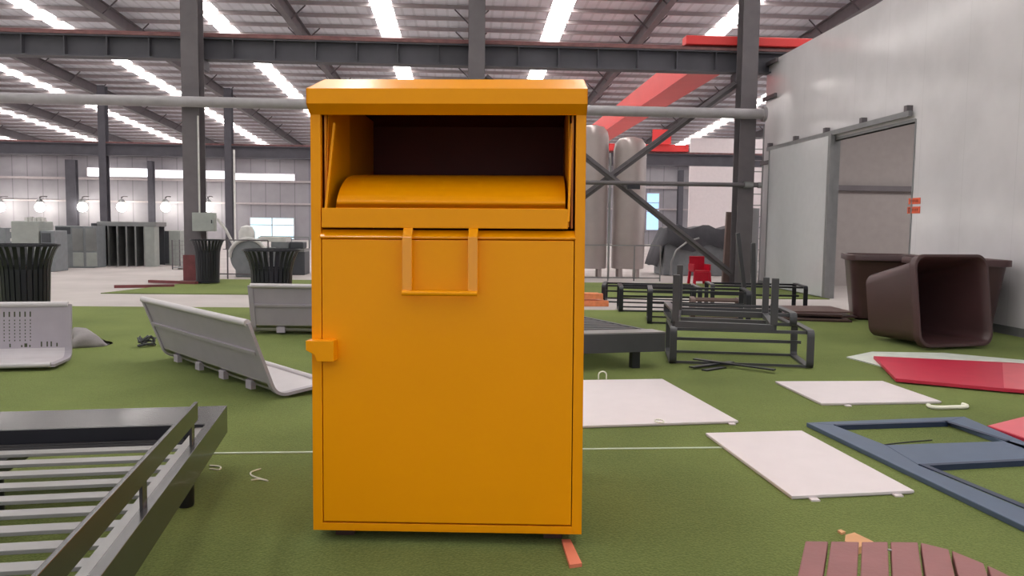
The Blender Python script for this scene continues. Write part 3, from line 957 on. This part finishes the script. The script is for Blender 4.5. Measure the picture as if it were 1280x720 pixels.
# upright hook on panel
hk = G(753, 474, TZ + .02)
o = MB().tube([(-.035, 0, 0), (-.035, 0, .04)] + [(-.035 * math.cos(a), 0, .04 + .03 * math.sin(a)) for a in [k * PI / 6 for k in range(1, 6)]] + [(.035, 0, .04), (.035, 0, 0)], .006, 8).build('wire_hook', WIRE, smooth=True)
o.location = (hk.x, hk.y, TZ + .02); tag(o, 'white wire hook standing at the far edge of the white panel by the bin', 'hook')
hk = G(824, 527, TZ + .02)
o = MB().tube([(.03 * math.cos(a), .05 * math.sin(a), .005) for a in [k * PI / 6 for k in range(12)]], .004, 8, closed=True).build('wire_hook', WIRE, smooth=True)
o.location = (hk.x, hk.y, TZ + .02); tag(o, 'thin wire loop lying on the near edge of the white panel by the bin', 'hook')

# white line along the turf
for (x0, y0, x1, y1, lab) in [(238, 567.5, 905, 559.5, 'long thin white strip across the turf passing behind the yellow bin')]:
    a, b = G(x0, y0, TZ), G(x1, y1, TZ)
    o = MB().bar((0, 0, .003), (b - a), .022, .006).build('white_strip', STRPW); o.location = (a.x, a.y, TZ)
    tag(o, lab, 'strip')
# red panels
flat_poly('foam_sheet', [(1058, 446), (1090, 439.5), (1180, 441), (1280, 450), (1300, 458), (1120, 462)], TZ, TZ + .012, mat('foam_white', (200, 204, 196), rough=.8), 'thin white foam sheet lying under the far red panel', 'foam sheet')
def red_panel(pts, film, z0, label):
    z1 = z0 + .03
    P = [G(px, py, z1) for px, py in pts]
    c = sum(P, Vector()) / len(P); c.z = z0
    e = empty('metal_sheet', c); tag(e, label, 'panel', 'red flat panels on the turf')
    MB().prism([(p.x - c.x, p.y - c.y) for p in P], 0, .03).build('sheet', REDP, e, .002)
    Fp = [G(px, py, z1) for px, py in film]
    MB().prism([(p.x - c.x, p.y - c.y) for p in Fp], .03, .032).build('film', REDF, e)
red_panel([(1092, 445), (1262, 453), (1400, 462), (1400, 497), (1250, 485), (1120, 473)], [(1253, 454), (1398, 463), (1398, 496), (1255, 485)], TZ + .013, 'long red panel lying below the tipped brown tub')
red_panel([(1234, 532), (1330, 508), (1400, 540), (1330, 565)], [(1236, 532), (1330, 509), (1398, 540), (1330, 564)], TZ, 'red panel at the right picture edge behind the blue frame')

# blue frame
e = empty('door_frame', G(1150, 560, TZ)); e.location.z = TZ
tag(e, 'blue steel frame with two openings lying on the turf', 'metal frame')
zf = TZ + .03
def gl(px, py): 
    q = G(px, py, zf); return (q.x - e.location.x, q.y - e.location.y)
def blue(name, pts, h=.03):
    MB().prism([gl(*p) for p in pts], 0, h).build(name, BLUE, e, .004)
blue('far_rail', [(1008, 528), (1205, 520.5), (1185, 526.5), (1042, 531)])
blue('side_rail', [(1205, 520.5), (1300, 560), (1300, 568), (1185, 526.5)])
blue('near_side_rail', [(1008, 528), (1042, 531), (1107, 556), (1148, 581), (1420, 694), (1395, 712)])
blue('middle_rail', [(1107, 556), (1262, 551), (1300, 563), (1300, 573), (1148, 581)])
MB().prism([gl(*p) for p in [(1148, 581), (1156, 581), (1424, 690), (1420, 694)]], .03, .036).build('inner_face_shade', mat('blue_shaded', (38, 50, 78), rough=.5), e)  # darker copy of the blue, paints the shaded inner faces of the openings
MB().prism([gl(*p) for p in [(1148, 581), (1300, 573), (1300, 575.5), (1156, 583)]], .0, .034).build('inner_face_shade', mat('blue_shaded', (38, 50, 78)), e)
MB().prism([gl(*p) for p in [(1042, 531), (1185, 526.5), (1185, 528), (1046, 532.5)]], .0, .034).build('inner_face_shade', mat('blue_shaded', (38, 50, 78)), e)
MB().prism([gl(*p) for p in [(1178, 526.5), (1185, 526.5), (1262, 551), (1258, 552)]], .03, .034).build('inner_face_shade', mat('blue_shaded', (38, 50, 78)), e)
wire([(1105, 556), (1130, 553), (1165, 550)], .004, 'thin dark wire on the turf inside the blue frame', m=BLACK)

# ------------------------------------------------------------------ brown tubs
def tub_mesh(e, wt=.54, wb=.39, Hh=1.0):
    def ring(bm, w, z, r, n=6):
        out = []
        for cx, cy, a0 in ((w - r, w - r, 0), (-w + r, w - r, PI / 2), (-w + r, -w + r, PI), (w - r, -w + r, 3 * PI / 2)):
            for k in range(n + 1):
                a = a0 + PI / 2 * k / n
                out.append(bm.verts.new((cx + r * math.cos(a), cy + r * math.sin(a), z)))
        return out
    b = MB()
    levels = [(wb - .04, 0, .1), (wb, .03, .13), (wt - .05, Hh - .1, .15), (wt - .045, Hh - .09, .15), (wt, Hh - .085, .15), (wt, Hh - .008, .15), (wt - .006, Hh, .15), (wt - .03, Hh, .14), (wt - .045, Hh - .015, .13), (wt - .07, Hh - .1, .13), (wb - .04, .07, .1), (wb - .1, .04, .08)]
    rings = [ring(b.bm, w, z, r) for w, z, r in levels]
    n = len(rings[0])
    for P, Q in zip(rings, rings[1:]):
        for k in range(n): b.bm.faces.new([P[k], P[(k + 1) % n], Q[(k + 1) % n], Q[k]])
    b.bm.faces.new(rings[0][::-1]); b.bm.faces.new(rings[-1])
    b.build('shell', BROWN, e, smooth=True)
ct = G(1190, 436, TZ)
for i, (px, py, lab, cat) in enumerate([(1112, 401, 'upright brown plastic tub behind the tipped one, on its left', 'tub'), (1208, 418, 'upright brown plastic tub behind the tipped one, on its right', 'tub')]):
    p = G(px, py, TZ)
    e = empty('plastic_tub', (p.x, p.y + .35, TZ), -YAW + (-.1 if i else -.3)); tag(e, lab, cat, 'brown plastic tubs')
    tub_mesh(e)
e = empty('plastic_tub', (ct.x, ct.y, TZ)); tag(e, 'brown plastic tub tipped on its side with its mouth towards the camera', 'tub', 'brown plastic tubs')
tub_mesh(e)
# axis: local z (mouth) -> towards camera and slightly right, lying on one flat side
th = math.radians(17) - YAW
tilt = math.atan((.54 - .39) / 1.0)
mouth_dir = Vector((math.sin(th), -math.cos(th), 0))
side = Vector((math.cos(th), math.sin(th), 0))
zax = (mouth_dir * math.cos(tilt) + Vector((0, 0, 1)) * math.sin(tilt)).normalized()
yax = zax.cross(side).normalized()
Mr = Matrix((side, yax, zax)).transposed().to_4x4()
lowest = min((Mr @ Vector((0, sy * w, z))).z for sy in (-1, 1) for w, z in ((.54, 1.0), (.54, .915), (.39, .03)))
mouth = Mr @ Vector((0, 0, 1.0))
Mr.translation = Vector((ct.x, ct.y, 0)) - Vector((mouth.x, mouth.y, 0)) + Vector((0, 0, TZ - lowest + .02)) 
e.matrix_world = Mr

# ------------------------------------------------------------------ plank table, lower right
zt = .44
e = empty('plank_table', tuple(G(1110, 730, TZ).xy) + (TZ,)); 
tag(e, 'round table of reddish brown planks cut by the lower right corner', 'table')
org = Vector(e.location)
outline = [G(1005, 676, zt), G(1168, 677, zt), G(1192, 688, zt), G(1236, 706, zt), G(1275, 724, zt)]
pd = (G(1105, 600, zt) - G(1110, 700, zt)); 
a0_ = G(1005, 676, zt); a1_ = G(994, 724, zt)
pdir = (a0_ - a1_).normalized(); pn = Vector((pdir.y, -pdir.x, 0))
# gaps measured along the far edge
edges_px = [1005, 1037, 1075.5, 1111.5, 1149, 1188, 1232, 1280]
us = []
for k, px in enumerate(edges_px):
    py = [676, 676.5, 677, 677, 677.5, 687, 705, 728][k]
    q = G(px, py, zt); us.append(((q - a0_).dot(pn), (q - a0_).dot(pdir)))
Ltab = 1.15
tops = us
def at_u(u):      # far end of the planks at lateral position u
    for (u0, v0), (u1, v1) in zip(tops, tops[1:]):
        if u0 <= u <= u1: return v0 + (v1 - v0) * (u - u0) / (u1 - u0)
    return tops[-1][1] if u > tops[-1][0] else tops[0][1]
U = [u for u, v in us]
for k in range(7):
    ua, ub = U[k] + .004, U[k + 1] - .004
    va, vb = at_u(ua), at_u(ub)
    na, nb = -Ltab + .12 * abs(k - 3) ** 1.1, -Ltab + .12 * abs(k - 2.4) ** 1.1
    poly = [a0_ + pn * ua + pdir * na, a0_ + pn * ub + pdir * nb, a0_ + pn * ub + pdir * vb, a0_ + pn * ua + pdir * va]
    MB().prism([(p.x - org.x, p.y - org.y) for p in poly], zt - .035 - TZ, zt - TZ).build('plank', WOODR, e, .003)
for v in (-.25, -.85):
    p_, q_ = a0_ + pn * .03 + pdir * v - org, a0_ + pn * (U[-1] - .08) + pdir * (v - .12) - org
    p_.z = q_.z = zt - .05 - TZ
    MB().bar(p_, q_, .04, .03).build('batten', BLACK, e)
for u in (.12, U[-1] - .2):
    for v in (-.27, -.86):
        p_ = a0_ + pn * u + pdir * v - org
        MB().box(p_.x - .025, p_.x + .025, p_.y - .025, p_.y + .025, 0, zt - .065 - TZ).build('leg', BLACK, e)
p_ = G(1112, 688, zt)
sc_ = MB().lathe([(.006, 0), (.006, .003)], 10).build('screw', GALV, e); sc_.location = (p_.x - org.x, p_.y - org.y, zt - TZ)
flat_poly('wood_offcut', [(1057, 668.5), (1068, 665.5), (1092, 677), (1072, 685), (1056, 676)], TZ, TZ + .03, WOODT, 'tan wood offcut lying behind the reddish plank table', 'offcut', 'wood offcuts')
flat_poly('wood_offcut', [(1047, 662.5), (1051, 661.5), (1057, 664.5), (1052, 666)], TZ, TZ + .01, WOODT, 'tiny tan wood chip beside the larger offcut behind the plank table', 'offcut', 'wood offcuts')

# ------------------------------------------------------------------ middle distance
# orange beams behind the bin
pz = [W(300, 300, 14.3), W(757, 300, 14.3)]
xa, xb = W(358, 300, 14.2).x, W(757, 300, 14.2).x
names = ['lowest front orange beam of the stack behind the yellow bin', 'lowest rear orange beam of the stack behind the yellow bin', 'upper front orange beam of the stack behind the yellow bin', 'upper rear orange beam of the stack behind the yellow bin']
for k in range(4):
    o = MB().box(xa - .04 * k, xb - .05 * k, 0, .1, 0, .1).build('wooden_beam', WOODO, None, .005)
    o.location = (0, 13.75 + .16 * (k % 2), (k // 2) * .125 + (.0)); tag(o, names[k], 'beam', 'orange beams stacked behind the bin')
for k in range(2):
    o = MB().box(0, .06, 0, .3, 0, .025).build('spacer_stick', WOODT); o.location = (xa + .8 + k * 4, 13.72, .1); tag(o, 'small wood spacer between the orange beams hidden behind the bin', 'spacer', 'wood spacers between the orange beams')
# brown boards on the floor left
for (x0, y0, x1, y1, lab) in [(143, 358, 218, 357, 'dark red brown beam lying on the walkway left of the column'), (187, 352, 246, 354, 'dark red brown beam lying on the turf edge at the column base')]:
    a, b = G(x0, y0 + 2, 0), G(x1, y1 + 2, 0)
    o = MB().bar((0, 0, .03), (b.x - a.x, b.y - a.y, .03), .1, .06).build('wooden_beam', RBROWN); o.location = (a.x, a.y, TZ if y0 < 355 else 0)
    tag(o, lab, 'beam', 'red brown beams on the floor')

# tanks
def tank(px, Y, r, z1, label):
    X = W(px, 300, Y).x
    e = empty('storage_tank', (X, Y, 0)); tag(e, label, 'tank', 'tall silver storage tanks')
    MB().lathe([(r * .98, .25), (r, .3), (r, z1 - .35), (r * .93, z1 - .18), (r * .7, z1 - .05), (r * .3, z1), (.02, z1 + .01)], 40).build('vessel', TANK, e, smooth=True)
    for k in range(4):
        a = PI / 4 + k * PI / 2
        MB().box(r * .75 * math.cos(a) - .04, r * .75 * math.cos(a) + .04, r * .75 * math.sin(a) - .04, r * .75 * math.sin(a) + .04, 0, .3).build('leg', TANK, e)
    for z in (1.2, 2.3, 3.3):
        MB().lathe([(r + .004, z), (r + .006, z + .01), (r + .004, z + .02)], 40, cap0=False, cap1=False).build('weld_band', TANK, e)
tank(738, 22, .45, 4.15, 'silver storage tank half hidden by the right edge of the yellow bin')
tank(785, 22, .45, 3.85, 'silver storage tank standing next to the hidden one, right side')
o = MB().tube([(0, 0, 0), (0, 0, 3.2), (.0, .1, 3.35)], .03).build('tank_pipe', GALV); q = W(761, 300, 21.4); o.location = (q.x, 21.4, 0); tag(o, 'thin silver pipe rising between the two tanks', 'pipe')
for z in (.35, .6):
    pass
# railing in front of the tanks
xr0, xr1 = W(728, 300, 20.5).x, W(826, 300, 20.5).x
e = empty('railing', ((xr0 + xr1) / 2, 20.5, 0)); tag(e, 'low thin grey metal railing before the silver tanks', 'railing')
hl = (xr1 - xr0) / 2
for z in (.08, .92): MB().bar((-hl, 0, z), (hl, 0, z), .03, .03).build('rail', GALV, e)
for k in range(4): MB().bar((-hl + 2 * hl * k / 3, 0, 0), (-hl + 2 * hl * k / 3, 0, .92), .03, .03, (0, 1, 0)).build('post', GALV, e)

# covered machine
xm0, xm1 = W(826, 300, 23).x, W(936, 300, 23).x
e = empty('covered_machine', ((xm0 + xm1) / 2, 23.6, 0)); tag(e, 'grey machine under a dark tarpaulin beside the silver tanks', 'machine')
hm_ = (xm1 - xm0) / 2
MB().box(-hm_ + .1, hm_, -.6, .6, 0, 1.05).build('machine_body', GREYM, e, .03)
tp = MB()
nx, ny = 16, 6
g_ = []
rnd = random.Random(2)
for j in range(ny + 1):
    row = []
    for i in range(nx + 1):
        x = -hm_ - .15 + (2 * hm_ + .25) * i / nx; yy_ = -.72 + 1.44 * j / ny
        edge = min(j, ny - j) == 0
        z_ = 1.42 - .06 * math.sin(i * 1.3) if not edge else .82 + .12 * math.sin(i * .9 + j) + rnd.uniform(-.04, .04)
        if i == 0: z_ = .28
        if i == 1: z_ = min(z_, 1.0)
        row.append(tp.bm.verts.new((x + rnd.uniform(-.02, .02), yy_ * (1.02 if edge else .95), z_ + rnd.uniform(-.02, .02))))
    g_.append(row)
for j in range(ny):
    for i in range(nx): tp.bm.faces.new([g_[j][i], g_[j][i + 1], g_[j + 1][i + 1], g_[j + 1][i]])
tpo = tp.build('tarpaulin', TARP, e, smooth=True)
sm = tpo.modifiers.new('thick', 'SOLIDIFY'); sm.thickness = .02
cur = MB().tube([(-hm_ + .25, -.9, .02), (-hm_ + .25, -.9, .4), (-hm_ + .4, -.85, .75), (-hm_ + .75, -.75, 1.0), (-hm_ + 1.1, -.7, 1.1)], .03)
cur.build('hose', GALV, e, smooth=True)
# leaning brown post by the right column
q = W(917, 300, 19.4)
o = MB().bar((0, 0, 0), (.06, 0, 1.78), .16, .12, (0, 1, 0)).build('leaning_board', mat('brown_steel', (112, 92, 88), rough=.6)); o.location = (q.x - .16, 19.45, TZ); tag(o, 'brown grey board leaning on the right steel column', 'board')
# red chair
q = G(872, 356, TZ)
e = empty('plastic_chair', (q.x + .1, q.y + .2, TZ + .005), .1); tag(e, 'small red plastic chair before the covered machine', 'chair')
MB().box(-.2, .2, -.18, .2, .3, .34).build('seat', REDCH, e, .01)
MB().box(-.2, .2, .19, .22, .34, .68).build('backrest', REDCH, e, .015)
for x in (-.18, .18):
    for y in (-.16, .18):
        MB().bar((x, y, .3), (x * 1.12, y * 1.12, 0), .06, .05, (0, 1, 0)).build('leg', REDCH, e)
MB().box(-.17, .17, -.175, -.155, .08, .3).build('front_apron', REDCH, e, .005)
for x in (-.2, .2):
    MB().box(x - .018, x + .018, -.16, .2, .34, .49).build('armrest', REDCH, e)

# machine seen through the doorway
q = G(1052, 358, 0)
e = empty('workshop_cart', (q.x + .9, q.y + 2.0, 0)); tag(e, 'grey machine with a bent arm seen through the doorway of the white building', 'machine')
MB().box(-.5, .6, -.3, .3, .25, .75).build('body', GREYM, e, .05)
MB().tube([(-.4, 0, .7), (-.45, 0, 1.1), (-.2, 0, 1.3), (-.3, 0, 1.45)], .03).build('arm', GREYD, e, smooth=True)
for x in (-.35, .45):
    MB().lathe([(.13, -.32), (.13, .32)], 18, Matrix.Translation((x, 0, .13)) @ Matrix.Rotation(PI / 2, 4, 'X')).build('wheel', BLACK, e)
o = MB().box(-.2, .2, -.2, .2, 0, .45).build('carton', CREAML); o.location = (XW + .75, yd1 - 1.2, 0); tag(o, 'small white carton just inside the doorway', 'carton')
e = empty('pipe_stand', (XW + 3.6, yd0 + 1.9, 0)); tag(e, 'thin T shaped stand inside the doorway', 'stand')
MB().tube([(0, 0, 0), (0, 0, 1.5)], .02).build('pole', STEEL, e)
MB().tube([(-.22, 0, 1.35), (-.2, 0, 1.5), (.2, 0, 1.5), (.22, 0, 1.35)], .02).build('cross_arm', STEEL, e)

# ------------------------------------------------------------------ distant machinery on the left
def atY(px, Y): return W(px, 300, Y).x
Yd = 25.4
# shelf rack with dark bays
xa, xb = atY(131, Yd), atY(199, Yd)
e = empty('shelf_rack', ((xa + xb) / 2, Yd, 0)); tag(e, 'wide steel rack with tall dark bays below the lamps, far left', 'rack')
hw_ = (xb - xa) / 2
MB().box(-hw_ - .05, hw_ + .05, -.4, .5, 1.22, 1.36).build('top', GALV, e, .01)
MB().box(-hw_, hw_, .42, .46, .02, 1.22).build('back_panel', GREYD, e)
for k in range(6):
    x = -hw_ + 2 * hw_ * k / 5 * .82
    MB().box(x - .025, x + .025, -.38, .44, 0, 1.22).build('divider', GALV, e)
MB().box(hw_ * .66, hw_, -.39, .0, 0.0, 1.22).build('side_panel', CREAM, e)
xa, xb = atY(202.5, Yd + .5), atY(221, Yd + .3)
e = empty('metal_locker', ((xa + xb) / 2, Yd + .9, 0)); tag(e, 'pale metal locker between the dark rack and the column', 'locker'); h_ = (xb - xa) / 2
MB().box(-h_, h_, -.3, .3, 0, 1.1).build('body', CREAM, e, .01); MB().box(-h_ + .02, -h_ + .18, -.31, -.3, .05, 1.08).build('door', GREYD, e)
xa, xb = atY(69, 24), atY(117, 24)
e = empty('metal_cabinet', ((xa + xb) / 2, 24.4, 0)); tag(e, 'grey galvanised cabinet with two pale lower doors right of the left litter bins', 'cabinet'); h_ = (xb - xa) / 2
MB().box(-h_, h_, -.4, .4, 0, 1.22).build('body', GREYM, e, .01)
MB().box(-h_ + .02, -.1, -.405, -.4, .98, 1.18).build('vent', GREYD, e)
for x in (-.05, .33):
    MB().box(x, x + .3, -.42, -.4, .05, .45).build('door', CREAM, e)
    MB().box(x, x + .3, -.42, -.4, .5, 1.15).build('panel', GALV, e)
xa, xb = atY(120, 25) , atY(129, 25.4) - .1
o = MB().box(xa, xb, 24.85, 25.3, 0, 1.3).build('metal_cabinet', GREYD); tag(o, 'narrow dark cabinet left of the wide rack', 'cabinet')
xa, xb = atY(14, 22), atY(48, 22)
e = empty('control_cabinet', ((xa + xb) / 2, 22.4, 0)); tag(e, 'grey box machine with side knobs behind the left litter bins', 'machine'); h_ = (xb - xa) / 2
MB().box(-h_, h_, -.4, .4, 0, 1.34).build('body', CREAM, e, .02)
for k in range(3): MB().box(-h_ - .08, -h_, -.3, -.2, .55 + .25 * k, .63 + .25 * k).build('knob', CREAML, e)
for k in range(5): MB().box(-.1 + k * .11, -.02 + k * .11, -.2, -.1, 1.34, 1.44 + .02 * (k % 2)).build('cap', CREAML, e)
xa, xb = atY(49, 22), atY(67, 22)
e = empty('control_cabinet', ((xa + xb) / 2, 22.4, 0)); tag(e, 'lower grey console with a dark screen behind the left litter bins', 'machine'); h_ = (xb - xa) / 2
MB().box(-h_, h_, -.35, .35, 0, 1.1).build('body', GREYM, e, .02); MB().box(-h_ + .04, h_ - .1, -.37, -.35, .78, 1.03).build('screen', GREYD, e)
o = MB().box(atY(-30, 23), atY(12, 23), 22.8, 23.4, 0, 1.15).build('work_bench', GREYM); tag(o, 'grey bench machine at the left picture edge', 'machine')
# press with flywheel
q = W(303, 320, 20)
e = empty('press_machine', (q.x, 20.6, 0)); tag(e, 'pale punch press with a round flywheel guard between two litter bins', 'machine')
MB().box(-.35, .5, 0, .8, 0, .75).build('base', GREYM, e, .03)
MB().lathe([(.46, -.1), (.46, .0), (.4, .02), (.02, .02)], 36, Matrix.Translation((0, -.02, .5)) @ Matrix.Rotation(PI / 2, 4, 'X')).build('flywheel', GREYM, e, smooth=True)
MB().tube([(.47 * math.cos(a), -.06, .5 + .47 * math.sin(a)) for a in [k * PI / 12 for k in range(13)]], .05, 10).build('wheel_guard', CREAML, e, smooth=True)
MB().lathe([(.2, 0), (.2, .2), (.14, .32), (.02, .36)], 24, Matrix.Translation((-.1, .2, .95))).build('motor_cover', CREAML, e, smooth=True)
MB().tube([(-.4, .1, .8), (-.6, .1, 1.2), (-.8, .1, 1.45), (-.85, .1, 1.5)], .035).build('feed_arm', CREAML, e, smooth=True)
MB().box(.2, .9, .1, .7, .9, 1.02).build('work_table', CREAML, e)
# long machine
xa, xb = atY(322, 22), atY(384, 22)
e = empty('bench_machine', ((xa + xb) / 2, 22, 0)); tag(e, 'long grey bench machine below the bright far window', 'machine'); h_ = (xb - xa) / 2
MB().box(-h_, h_, -.35, .35, 0, .62).build('base', GREYD, e, .02)
MB().box(-h_ - .1, h_, -.4, .4, .62, .7).build('bed', GALV, e)
MB().box(-h_ * .4, h_ * .3, -.2, .3, .7, .98).build('head', GREYM, e, .03)
MB().box(h_ * .35, h_ * .9, -.2, .3, .7, .88).build('motor', GREYD, e, .03)
MB().bar((-h_, .3, 1.0), (h_, .3, 1.0), .04, .04).build('top_rail', GALV, e)
for x in (-h_, h_): MB().bar((x, .3, .7), (x, .3, 1.0), .04, .04, (0, 1, 0)).build('post', GALV, e)
# safety rail before the press
xa, xb = atY(233, 19.9), atY(335, 19.9)
e = empty('railing', ((xa + xb) / 2, 19.9, 0)); tag(e, 'thin grey guard rail before the punch press', 'railing'); h_ = (xb - xa) / 2
for z in (.12, .95): MB().bar((-h_, 0, z), (h_, 0, z), .03, .03).build('rail', STEEL, e)
for k in range(3): MB().bar((-h_ + h_ * k, 0, 0), (-h_ + h_ * k, 0, .95), .03, .03, (0, 1, 0)).build('post', STEEL, e)
xa, xb = atY(222, 24), atY(234, 24)
e = empty('mesh_crate', ((xa + xb) / 2, 24, 0)); tag(e, 'small wire mesh crate left of the cream box column', 'crate'); h_ = (xb - xa) / 2 + .05
for x in (-h_, h_): 
    for y in (-.3, .3): MB().bar((x, y, 0), (x, y, .85), .03, .03, (0, 1, 0)).build('post', STEEL, e)
ms = MB()
for k in range(7): ms.bar((-h_, -.3, .1 + .12 * k), (h_, -.3, .1 + .12 * k), .01, .01)
for k in range(5): ms.bar((-h_ + 2 * h_ * k / 4, -.3, .05), (-h_ + 2 * h_ * k / 4, -.3, .85), .01, .01, (0, 1, 0))
ms.box(-h_, h_, -.3, .3, .04, .06)
ms.build('mesh_panel', GALV, e)

# ------------------------------------------------------------------ light
w = bpy.data.worlds.new('world'); SC.world = w; w.use_nodes = True
bg = w.node_tree.nodes['Background']
nt = w.node_tree
tc = nt.nodes.new('ShaderNodeTexCoord'); nz = nt.nodes.new('ShaderNodeTexNoise'); nz.inputs['Scale'].default_value = 1.8
nt.links.new(tc.outputs['Generated'], nz.inputs['Vector'])
cr = nt.nodes.new('ShaderNodeValToRGB')
cr.color_ramp.elements[0].position = .46; cr.color_ramp.elements[0].color = (.42, .43, .46, 1)
cr.color_ramp.elements[1].position = .6; cr.color_ramp.elements[1].color = (1.0, .985, .97, 1)
nt.links.new(nz.outputs['Fac'], cr.inputs['Fac']); nt.links.new(cr.outputs['Color'], bg.inputs['Color'])
bg.inputs['Strength'].default_value = 1.18

vs = SC.view_settings
vs.view_transform = 'Standard'; vs.look = 'None'; vs.gamma = 1.0; vs.use_curve_mapping = False
vs.exposure = 0.0
